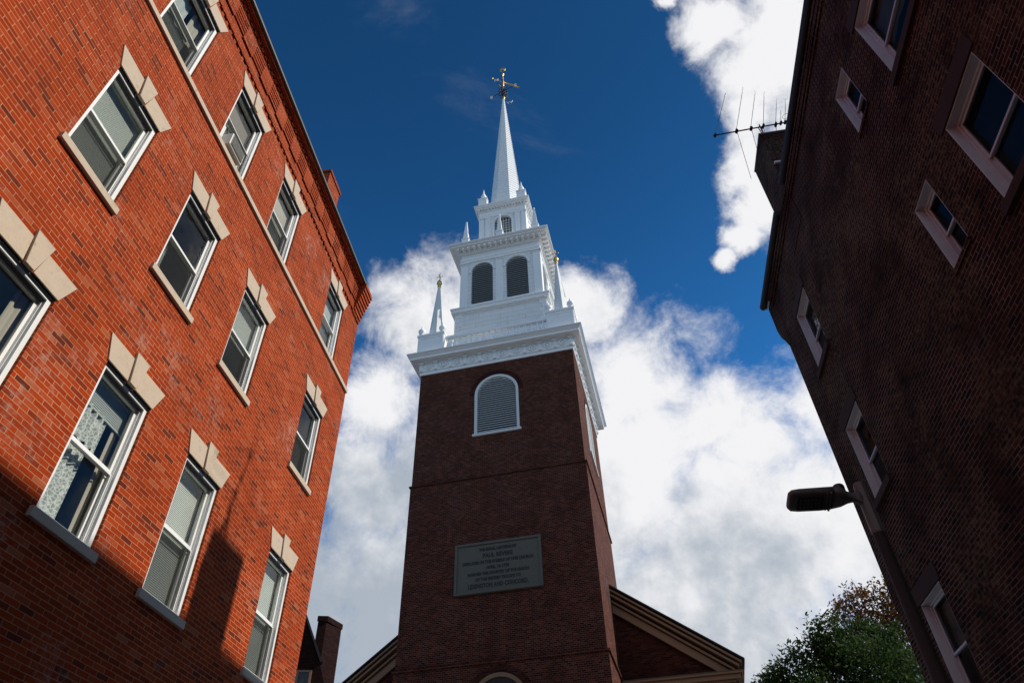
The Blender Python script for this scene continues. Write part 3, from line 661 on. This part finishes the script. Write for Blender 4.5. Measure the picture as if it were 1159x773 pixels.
# corner pedestals with pinnacles
def pedestal(cx, cy):
    q = T(); w = .55
    q.box(cx - w, cx + w, cy - w, cy + w, 20.342, 21.45); q.box(cx - w - .05, cx + w + .05, cy - w - .05, cy + w + .05, 21.452, 21.57); q.box(cx - w - .03, cx + w + .03, cy - w - .03, cy + w + .03, 20.343, 20.50)
    for fx, fy in ((0, -1), (1, 0), (-1, 0)):
        def pb(u0, u1, z0, z1):
            if fy: q.box(cx + u0, cx + u1, cy - w - .025, cy - w + .01, z0, z1)
            else:
                a_, b_ = sorted((cx + fx * (w - .01), cx + fx * (w + .025))); q.box(a_, b_, cy + u0, cy + u1, z0, z1)
        pb(-w, -w + .10, 20.51, 21.44); pb(w - .10, w, 20.51, 21.44); pb(-w + .10, w - .10, 21.34, 21.44)
    p_ = q.build("pedestal", 'white', CH, .006)
    q = T(); q.lathe([(.09, 21.572), (.09, 21.62), (.05, 21.65), (.12, 21.74), (.16, 21.84), (.15, 21.90), (.08, 21.95), (.09, 21.98), (.05, 22.02), (.03, 22.14), (0, 22.22)], n=10)
    u0 = q.build("urn", 'white', p_)
    for i, (a, b_) in enumerate(((-1, -1), (1, -1), (-1, 1), (1, 1))):
        o = u0 if i == 0 else u0.copy()
        if i: COL.objects.link(o); o.parent = p_
        o.location = ((cx + a * .46) * S, (cy + b_ * .46) * S, 0)
    q = T(); q.frustum(.34, .34, 21.572, 21.66, cx, cy, 8); q.frustum(.30, .055, 21.661, 25.0, cx, cy, 8); pn = q.build("pinnacle", 'cream', CH)
    q = T(); q.lathe([(.05, 24.98), (.09, 25.02), (.05, 25.06), (.05, 25.10), (.10, 25.17), (.125, 25.27), (.10, 25.36), (.05, 25.46), (.03, 25.50)], cx, cy, 12); q.build("gilded_ball", 'gold', pn)
    q = T(); q.tube((cx, cy, 25.46), (cx, cy, 26.0), .022, .012, 6)
    for a in (0, math.pi / 2):
        dx, dy = math.cos(a) * .14, math.sin(a) * .14
        q.tube((cx - dx, cy - dy, 25.72), (cx + dx, cy + dy, 25.72), .016, n=6)
        for sg in (-1, 1): q.lathe([(.0, 25.69), (.026, 25.72), (.0, 25.75)], cx + sg * dx, cy + sg * dy, 6)
    q.build("finial", 'gold', pn)
for cx, cy in ((-2.73, -2.73), (2.78, -2.73), (2.78, 2.73)): pedestal(cx, cy)

# plinth of the belfry
q = T(); clad(q, 2.10, 20.341, 23.55); pl_ = q.build("belfry_base", 'board', CH, .01)
for sx in (-1, 1):
    for sy in (-1, 1):
        q = T(); z = 20.4; k = 0
        while z < 23.4:
            L = .34 if k % 2 else .22; L2 = .22 if k % 2 else .34
            x0, x1 = sorted((sx * 2.125, sx * (2.125 - L))); y0, y1 = sorted((sy * 2.125, sy * (2.125 - L2)))
            q.box(x0, x1, y0, y1, z, z + .255); z += .27; k += 1
        q.build("quoin", 'white', pl_, .01)
q = T(); clad(q, 2.16, 23.552, 23.62); clad(q, 2.26, 23.622, 23.80); clad(q, 2.30, 23.802, 23.88); clad(q, 2.14, 23.882, 23.95); q.build("ledge", 'white', pl_, .01)
# belfry
BW = 1.93
q = T()
ops = [arch(-.90, .53, 24.33, 26.55), arch(.80, .53, 24.33, 26.52)]
q.holes(rect(-BW, BW, 23.952, 27.3), ops, FF(BW), .15); q.holes(rect(-BW, BW, 23.952, 27.3), ops, FR(BW), .15)
q.face([(-BW, -BW, 23.952), (-BW, BW, 23.952), (-BW, BW, 27.3), (-BW, -BW, 27.3)]); q.face([(-BW, BW, 23.952), (BW, BW, 23.952), (BW, BW, 27.3), (-BW, BW, 27.3)])
bf = q.build("belfry", 'board', CH)
for fn in (FF(BW), FR(BW)):
    q = T()
    for u0, u1 in ((-1.97, -1.60), (-.22, .12), (1.60, 1.97)):
        q.prism(rect(u0, u1, 23.96, 27.12), lambda u, v: fn(u, v, -.01), lambda u, v: fn(u, v, .05))
        q.prism(rect(u0 - .03, u1 + .03, 23.955, 24.15), lambda u, v: fn(u, v, -.012), lambda u, v: fn(u, v, .075))
        q.prism(rect(u0 - .03, u1 + .03, 27.0, 27.06), lambda u, v: fn(u, v, -.012), lambda u, v: fn(u, v, .075)); q.prism(rect(u0 - .05, u1 + .05, 27.13, 27.22), lambda u, v: fn(u, v, -.012), lambda u, v: fn(u, v, .10))
    for cx in (-.90, .80):
        ring(q, cx, .545, .63, 26.53, 26.53, fn, -.01, .035, legs=False)
        q.prism(rect(cx - .66, cx - .55, 26.45, 26.53), lambda u, v: fn(u, v, -.01), lambda u, v: fn(u, v, .06)); q.prism(rect(cx + .55, cx + .66, 26.45, 26.53), lambda u, v: fn(u, v, -.01), lambda u, v: fn(u, v, .06))
    q.build("pilaster", 'white', bf, .006)
for fn in (FF(BW), FR(BW)):
    for cx, zs in ((-.90, 26.55), (.80, 26.52)):
        louvered(CH, cx, .53, 24.33, zs, fn, .2, 'ldark', 'ldark', .135, sill=False, fw=.02, proud=-.02, extra=False)
q = T(); clad(q, 1.98, 27.222, 27.36); clad(q, 2.0, 27.362, 27.50); clad(q, 1.96, 27.502, 27.80); clad(q, 2.06, 27.802, 27.86); clad(q, 2.30, 28.0, 28.05); clad(q, 2.40, 28.052, 28.14); clad(q, 2.45, 28.142, 28.17); clad(q, 2.50, 28.172, 28.24); clad(q, 2.10, 27.862, 28.0)
bc = q.build("belfry_cornice", 'white', CH, .008)
place_side(lambda q: q.box(-.055, .055, -.25, 0, 27.885, 27.995), "modillion", [-2.05 + k * 4.1 / 15 for k in range(16)], 'white', bc, 2.10)
# little spirelets on the belfry cornice
def spirelet(cx, cy):
    q = T(); q.box(cx - .17, cx + .17, cy - .17, cy + .17, 28.242, 28.72); q.box(cx - .20, cx + .20, cy - .20, cy + .20, 28.722, 28.78); q.frustum(.14, .035, 28.781, 30.2, cx, cy, 4)
    q.lathe([(.03, 30.19), (.055, 30.25), (.0, 30.34)], cx, cy, 8); q.build("spirelet", 'white', CH)
for cx, cy in ((-1.70, -2.1), (.06, -2.15), (1.86, -2.1), (2.15, 0.0), (2.1, 1.9)): spirelet(cx, cy)
# lantern stage
LW = 1.24
q = T()
op = arch(.02, .46, 29.3, 30.9)
q.holes(rect(-LW, LW, 28.242, 31.7), [op], FF(LW), .12); q.holes(rect(-LW, LW, 28.242, 31.7), [op], FR(LW), .12)
q.face([(-LW, -LW, 28.242), (-LW, LW, 28.242), (-LW, LW, 31.7), (-LW, -LW, 31.7)]); q.face([(-LW, LW, 28.242), (LW, LW, 28.242), (LW, LW, 31.7), (-LW, LW, 31.7)])
ln = q.build("lantern_stage", 'board', CH)
for fn in (FF(LW), FR(LW)):
    q = T()
    for u0, u1 in ((-1.28, -1.02), (-.93, -.67), (.70, .96), (1.02, 1.28)):
        q.prism(rect(u0, u1, 28.3, 31.35), lambda u, v: fn(u, v, -.01), lambda u, v: fn(u, v, .045)); q.prism(rect(u0 - .03, u1 + .03, 31.36, 31.46), lambda u, v: fn(u, v, -.01), lambda u, v: fn(u, v, .08))
    ring(q, .02, .47, .56, 29.3, 30.9, fn, -.01, .04)
    q.build("pilaster", 'white', ln, .006)
    q = T()
    for k in range(-2, 3): q.prism(rect(.02 + k * .155 - .012, .02 + k * .155 + .012, 29.3, 31.3 - abs(k) * .07), lambda u, v: fn(u, v, -.10), lambda u, v: fn(u, v, -.07))
    for k in range(9): q.prism(rect(.02 - .45, .02 + .45, 29.4 + k * .2, 29.424 + k * .2), lambda u, v: fn(u, v, -.099), lambda u, v: fn(u, v, -.071))
    lw = q.build("arched_window", 'cream', CH)
    q = T(); q.face([fn(u, v, -.11) for u, v in op]); q.build("pane", 'glassd', lw)
    q = T(); q.face([fn(u, v, -.5) for u, v in op]); q.build("backing", 'louv', lw)
q = T(); clad(q, 1.29, 31.462, 31.62); clad(q, 1.27, 31.622, 31.95); clad(q, 1.33, 31.952, 32.0); clad(q, 1.30, 32.001, 32.10); clad(q, 1.42, 32.102, 32.18); clad(q, 1.48, 32.182, 32.28); clad(q, 1.52, 32.282, 32.36)
lc = q.build("lantern_cornice", 'white', CH, .006)
place_side(lambda q: q.box(-.03, .03, -.10, 0, 32.01, 32.095), "modillion", [-1.25 + k * 2.5 / 15 for k in range(16)], 'white', lc, 1.30)
for sx, sy in ((-1, -1), (1, -1), (1, 1)):
    cx, cy = sx * 1.08 , sy * 1.08
    q = T(); q.box(cx - .24, cx + .24, cy - .24, cy + .24, 32.362, 33.15); q.box(cx - .27, cx + .27, cy - .27, cy + .27, 33.152, 33.22)
    pe = q.build("pedestal", 'white', CH, .006)
    q = T(); q.lathe([(.10, 33.222), (.10, 33.28), (.05, 33.33), (.14, 33.48), (.17, 33.62), (.13, 33.74), (.06, 33.80), (.09, 33.86), (.05, 33.95), (.03, 34.2), (0, 34.36)], cx, cy, 12); q.build("urn", 'white', pe)
# spire
q = T(); q.frustum(1.02, .95, 32.362, 32.8, 0, 0, 8); q.build("spire_base", 'white', CH)
q = T(); rg = []; z = 32.801; kk = 1 / math.cos(math.pi / 8)
while z < 45.9:
    for dz, e in ((0, .016), (.25, .0), (.2501, .0)):
        w = (.93 + (.06 - .93) * (z + dz - 32.801) / 13.3 + e) * kk
        rg.append([q.v((w * math.cos(math.pi / 8 + i * math.pi / 4), w * math.sin(math.pi / 8 + i * math.pi / 4), z + dz)) for i in range(8)])
    z += .2502
for a_, b_ in zip(rg, rg[1:]):
    for i in range(8): q.b.faces.new((a_[i], a_[(i + 1) % 8], b_[(i + 1) % 8], b_[i]))
q.b.faces.new(rg[-1]); q.build("spire", 'white', CH)
# weather vane of gilt and iron
q = T(); q.lathe([(.06, 46.05), (.09, 46.15), (.11, 46.30), (.08, 46.45), (.05, 46.5)], n=12); q.lathe([(.05, 47.9), (.07, 48.0), (.075, 48.7), (.05, 48.9), (.03, 49.5), (.08, 49.64), (.11, 49.72), (.08, 49.82), (.03, 49.9)], n=12)
vn = q.build("weather_vane", 'gold', CH)
q = T(); q.tube((0, 0, 46.5), (0, 0, 50.2), .035, n=8)
for a in range(8):
    an = a * math.pi / 4; c_, s_ = math.cos(an), math.sin(an)
    for zc in (46.9, 47.45):
        pr_ = None
        for i in range(9):
            th = 2 * math.pi * i / 8 ; pt = ((.20 + .13 * math.cos(th)) * c_, (.20 + .13 * math.cos(th)) * s_, zc + .2 * math.sin(th))
            if pr_: q.tube(pr_, pt, .022, n=5)
            pr_ = pt
for a in range(4):
    an = a * math.pi / 2 + R(-15); q.tube((0, 0, 47.25), (.85 * math.cos(an), .85 * math.sin(an), 47.25), .02, n=5)
q.build("scrollwork", 'iron', vn)
for k, (ltr, a) in enumerate((("E", 180), ("S", 0), ("N", 270), ("W", 90))):
    an = R(a - 15); text(ltr, .48, (.95 * S * math.cos(an), .95 * S * math.sin(an), ZS(47.1)), vn, 'cream', .01, .02, rot=(math.pi / 2, 0, 0), name="letter")
q = T(); a = R(35); dx, dy = math.cos(a), math.sin(a)
q.tube((-.8 * dx, -.8 * dy, 48.57), (.3 * dx, .3 * dy, 48.62), .018, n=6); q.lathe([(0, 48.50), (.06, 48.57), (0, 48.64)], -.8 * dx, -.8 * dy, 8); q.lathe([(0, 48.50), (.08, 48.58), (0, 48.66)], -.45 * dx, -.45 * dy, 8)
pf = [(.1, 48.5), (.5, 48.53), (1.25, 48.52), (1.05, 48.64), (1.3, 48.78), (.5, 48.74), (.1, 48.68)]
q.prism(pf, lambda u, v: (u * dx - .015 * dy, u * dy + .015 * dx, v), lambda u, v: (u * dx + .015 * dy, u * dy - .015 * dx, v)); q.build("banner", 'gold', vn)
q = T()
for i in range(16):
    a0, a1 = R(-50 + i * 17.5), R(-50 + (i + 1) * 17.5)
    q.tube((.17 * math.cos(a0) , 0, 50.45 + .17 * math.sin(a0)), (.17 * math.cos(a1), 0, 50.45 + .17 * math.sin(a1)), .06, n=8)
q.build("crescent", 'gold', vn)

# nave behind the tower (true metres, local frame of the church)
yn = (22.87 - 23.11) * S; EZ = 9.15; HWN = 7.35; AP = 15.1
sl = (12.30 - 9.20) / (8.03 - 3.75)
q = MB().mat('nave')
q.prism([(-HWN, 0), (HWN, 0), (HWN, EZ - .1), (0, EZ - .1 + HWN * sl), (-HWN, EZ - .1)], lambda u, v: (u, yn + .35, v), lambda u, v: (u, yn + 24, v)); q.build("nave_wall", None, CH)
q = MB()
def rake(z_off, y0, y1, th, x_end, mb):
    for sx in (-1, 1):
        za = EZ + .28 + z_off; mb.prism([(0, za + x_end * sl), (sx * x_end, za), (sx * x_end, za + th), (0, za + x_end * sl + th)], lambda u, v: (u, y0, v), lambda u, v: (u, y1, v))
rake(-.62, yn + .22, yn + .40, .32, 7.55, q); rake(-.30, yn + .12, yn + .38, .10, 7.6, q); rake(-.20, yn + .0, yn + .37, .10, 7.75, q); rake(-.10, yn - .06, yn + .36, .09, 7.86, q)
# returns at eave level
for sx in (-1, 1):
    for x0, x1, y0, z0, z1 in ((3.0, 7.46, .20, 8.55, 8.80), (3.0, 7.55, .10, 8.802, 8.88), (3.0, 7.72, .02, 8.882, 9.04), (3.0, 7.80, -.05, 9.042, 9.12)):
        a, b_ = sorted((sx * x0, sx * x1)); q.box(a, b_, yn + y0, yn + .36, z0, z1)
    for x0, x1, z0, z1 in ((7.34, 7.50, 8.551, 8.80), (7.34, 7.62, 8.802, 8.90), (7.34, 7.82, 8.902, 9.16), (7.34, 7.90, 9.162, 9.24)):
        a, b_ = sorted((sx * x0, sx * x1)); q.box(a, b_, yn + .361, yn + 24, z0, z1)
q.build("gable_cornice", 'tan', CH, .006)
q = MB(); za = EZ + .28 - .005
for sx in (-1, 1): q.prism([(0, za + 7.97 * sl), (sx * 7.97, za), (sx * 7.97, za + .05), (0, za + 7.97 * sl + .07)], lambda u, v: (u, yn - .10, v), lambda u, v: (u, yn + 24.2, v))
q.build("roof", 'slate', CH)
q = MB().box(3.0, 7.8, yn - .07, yn + .35, 9.122, 9.14); q.build("flashing", 'slab', CH)

# ------------------------------------------------------------------ street lamp
RHO = 7.5
px, py = RHO * math.sin(R(29.2)), RHO * math.cos(R(29.2))
LP = tag(empty("street_lamp", (px, py, 0)), "dark grey street lamp with flat head on a brown pole against the shaded wall", "street lamp")
q = MB(); q.lathe([(.14, 0), (.14, .3), (.09, .36), (.074, .5), (.060, 4.86)], n=20); q.build("pole", 'pole', LP)
q = MB(); q.lathe([(.064, 4.80), (.068, 4.82), (.062, 5.36), (.05, 5.38)], n=8, smooth=False); q.build("collar", 'lamp', LP)
# arm and head point left across the view
SG = 1
ha = R(180 - 3); hd = Vector((math.cos(ha), math.sin(ha), .02)); hs_ = Vector((-hd.y, hd.x, 0)).normalized()
ROLL = R(20)
def HP(u, w, z):
    k = min(1, max(0, (u - .05) / .2)); a = ROLL * k; zz = z - 5.22
    q_ = hd * u + hs_ * (w * math.cos(a) - zz * math.sin(a)); return (q_.x, q_.y, q_.z + 5.22 + zz * math.cos(a) + w * math.sin(a) * SG)
def loft(mb, secs):
    rings = []
    for u, hw, zb, zt in secs:
        n = 14; rr = []
        for i in range(n):
            a = 2 * math.pi * i / n; c_, s_ = math.cos(a), math.sin(a)
            e = lambda v: math.copysign(abs(v) ** .55, v)
            rr.append(mb.v(HP(u, hw * e(c_), (zb + zt) / 2 + (zt - zb) / 2 * e(s_))))
        rings.append(rr)
    for a, b_ in zip(rings, rings[1:]):
        for i in range(len(a)): f = mb.b.faces.new((a[i], a[(i + 1) % len(a)], b_[(i + 1) % len(a)], b_[i])); f.smooth = True
    mb.b.faces.new(rings[0][::-1]); mb.b.faces.new(rings[-1])
q = MB(); loft(q, [(.02, .055, 5.09, 5.30), (.07, .045, 5.14, 5.27), (.12, .042, 5.17, 5.265), (.17, .06, 5.17, 5.275), (.23, .11, 5.17, 5.285), (.33, .133, 5.17, 5.28)])
q.build("arm", 'lamp', LP)
q = MB(); loft(q, [(.331, .135, 5.17, 5.275), (.45, .142, 5.165, 5.262), (.68, .142, 5.165, 5.25), (.76, .132, 5.17, 5.243), (.79, .10, 5.178, 5.238)]); hdm = q.build("lamp_head", 'lamp', LP)
q = MB()
def hbox(u0, u1, w0, w1, z0, z1): 
    vs_ = [q.v(HP(u, w, z)) for u in (u0, u1) for w in (w0, w1) for z in (z0, z1)]
    for k in ((0, 1, 3, 2), (4, 6, 7, 5), (0, 4, 5, 1), (2, 3, 7, 6), (0, 2, 6, 4), (1, 5, 7, 3)): q.b.faces.new([vs_[i] for i in k])
hbox(.44, .72, -.095, .095, 5.150, 5.17); q.build("lens", 'lampd', hdm, .006)
q = MB()
for k in range(6):
    for w in (-.045, .0, .045): hbox(.48 + k * .038, .494 + k * .038, w - .008, w + .008, 5.142, 5.152)
q.build("diode", 'lamp', hdm)
q = MB(); hbox(.36, .38, -.125, .125, 5.156, 5.18); hbox(.40, .412, -.115, .115, 5.156, 5.18); q.build("latch", 'lamp', hdm, .004)
q = MB(); q.lathe([(.06, 5.28), (.062, 5.35), (.05, 5.37), (.0, 5.375)], hd.x * .22, hd.y * .22, 16); q.build("photocell", 'lampd', hdm)

# ------------------------------------------------------------------ small dark house beyond the left one
D = 38.0
def polar(az, d=D): return (d * math.sin(R(az)), d * math.cos(R(az)))
bx, by = polar(-15.8)
DH = tag(empty("brick_house", (bx, by, 0), R(8)), "distant dark brown brick house with steep gable and tall chimney peeping past the sunlit house", "house")
z = lambda el: 1.6 + D * math.tan(R(el))
q = MB(); q.prism([(-7, 0), (.9, 0), (.9, 10.5), (.35, 12.6), (0.02, z(17.4)), (-1.12, z(20.5)), (-3.5, z(20.5) + 2.2), (-5.9, z(20.5)), (-7, 12.6)], lambda u, v: (u, 0, v), lambda u, v: (u, 8, v)); q.build("wall", 'dim', DH)
q = MB(); q.prism([(.06, z(17.35)), (-1.10, z(20.5)), (-3.5, z(20.5) + 2.2), (-3.5, z(20.5) + 2.36), (-1.06, z(20.5) + .14), (.14, z(17.35) + .06)], lambda u, v: (u, -.25, v), lambda u, v: (u, 8.1, v)); q.build("roof", 'gutterd', DH)
q = MB()
for e_, za_, zb_ in ((0, 9.0, z(20.25)), (.05, z(20.25) + .003, z(20.62))):
    q.prism([(-.42 - e_, .1 - e_), (.02 + e_, .1 - e_), (.72 + e_, 1.2 + e_), (.28 - e_, 1.2 + e_)], lambda u, v: (u, v, za_), lambda u, v: (u, v, zb_))
c2 = q.build("chimney", 'dim', DH)
q = MB(); frame_ring(q, -1.05, -.3, 10.9, z(16.9), .11, -.05, .02); w2 = q.build("window", 'tan', DH)
q = MB(); q.face([(-.95, -.01, 11.0), (-.4, -.01, 11.0), (-.4, -.01, z(16.9) - .1), (-.95, -.01, z(16.9) - .1)]); q.build("pane", 'lampd', w2)

# ------------------------------------------------------------------ trees
def tree(name, x, y, h, blobs, leaf, mat, label, n_per, seed, lsize):
    rnd = random.Random(seed)
    root = tag(empty(name, (x, y, 0)), label, "tree")
    q = MB(); q.tube((0, 0, 0), (0, 0, h * .35), .28, .2, 10)
    tips = []
    for bx_, by_, bz_, br in blobs:
        st = Vector((0, 0, h * rnd.uniform(.2, .34))); en = Vector((bx_, by_, bz_)); md = (st + en) / 2 + Vector((rnd.uniform(-.3, .3), rnd.uniform(-.3, .3), .4))
        q.tube(st, md, .11, .07, 7); q.tube(md, en, .07, .03, 6)
        for k in range(7):
            dr = Vector((rnd.gauss(0, 1), rnd.gauss(0, 1), rnd.gauss(.3, 1))).normalized() * br * rnd.uniform(.7, 1.12)
            q.tube(en - dr * .1, en + dr, .018, .006, 5); tips.append(en + dr)
    q.build("trunk", 'bark', root)
    b = bmesh.new()
    def leafat(c):
        nrm = Vector((rnd.gauss(0, 1), rnd.gauss(0, 1), rnd.gauss(.6, 1))).normalized(); a = nrm.orthogonal().normalized(); a.rotate(Matrix.Rotation(rnd.uniform(0, 6.28), 3, nrm)); b2 = nrm.cross(a)
        s = lsize * rnd.uniform(.6, 1.25); w = s * .42
        vs_ = [b.verts.new(c + a * k1 * s + b2 * k2 * w + nrm * k3 * s) for k1, k2, k3 in ((-.5, 0, 0), (-.12, .5, .06), (.22, .38, .04), (.55, 0, -.08), (.22, -.38, .04), (-.12, -.5, .06))]
        b.faces.new(vs_)
    for bx_, by_, bz_, br in blobs:
        subs = []
        for k in range(17):
            v = Vector((rnd.gauss(0, 1), rnd.gauss(0, 1), rnd.gauss(0, .9))).normalized() * br * rnd.uniform(.45, 1.08); subs.append(Vector((bx_, by_, bz_)) + v)
        for i in range(int(n_per * br * br)):
            c = rnd.choice(subs); rr = br * .19
            leafat(c + Vector((rnd.gauss(0, rr), rnd.gauss(0, rr), rnd.gauss(0, rr * .8))))
    me = bpy.data.meshes.new("crown"); b.to_mesh(me); b.free(); me.materials.append(M[mat]); o = bpy.data.objects.new("crown", me); COL.objects.link(o); o.parent = root
    return root
def at(az, d, el): return Vector((d * math.sin(R(az)), d * math.cos(R(az)), 1.6 + d * math.tan(R(el))))
def blobs_from(base, lst):
    return [tuple(at(az, d, el) - Vector(base)) + (r,) for az, el, d, r in lst]
gx, gy, _ = at(24.5, 27, 0); ogx, ogy, _ = at(28.8, 30, 0)
gb = blobs_from((gx, gy, 0), [(18.6, 13.4, 27, 1.0), (19.6, 14.3, 27, .8), (21.0, 14.6, 26.5, 1.1), (22.3, 15.6, 27, 1.2), (23.6, 16.5, 27, 1.1), (24.9, 16.6, 26.5, 1.0), (22.5, 12.5, 26, 1.6), (25, 13.5, 26, 1.7), (26.3, 15.6, 27, 1.1), (19.5, 11.5, 26.5, 1.4), (27.8, 13.0, 27, 1.5), (24, 9.5, 26, 2.2), (20.5, 9.0, 26, 2.0)])
tree("leafy_tree", gx, gy, 10, gb, None, 'leafg', "dense green leafy tree rising beside the far corner of the shaded brick house", 1700, 3, .15)
ob = blobs_from((ogx, ogy, 0), [(24.6, 18.3, 30, .7), (25.4, 18.9, 30, .8), (26.3, 19.0, 30, .85), (27.4, 18.4, 30.3, .9), (28.8, 18.8, 30, 1.0), (27.3, 16.6, 30, 1.3), (29.2, 16.4, 30, 1.4), (30.5, 18, 30, 1.3), (28.5, 13.5, 30, 1.7), (26, 15.8, 30.5, 1.0)])
tree("autumn_tree", ogx, ogy, 11, ob, None, 'leafo', "tree with rusty orange and brown autumn leaves, behind the green tree", 750, 5, .15)
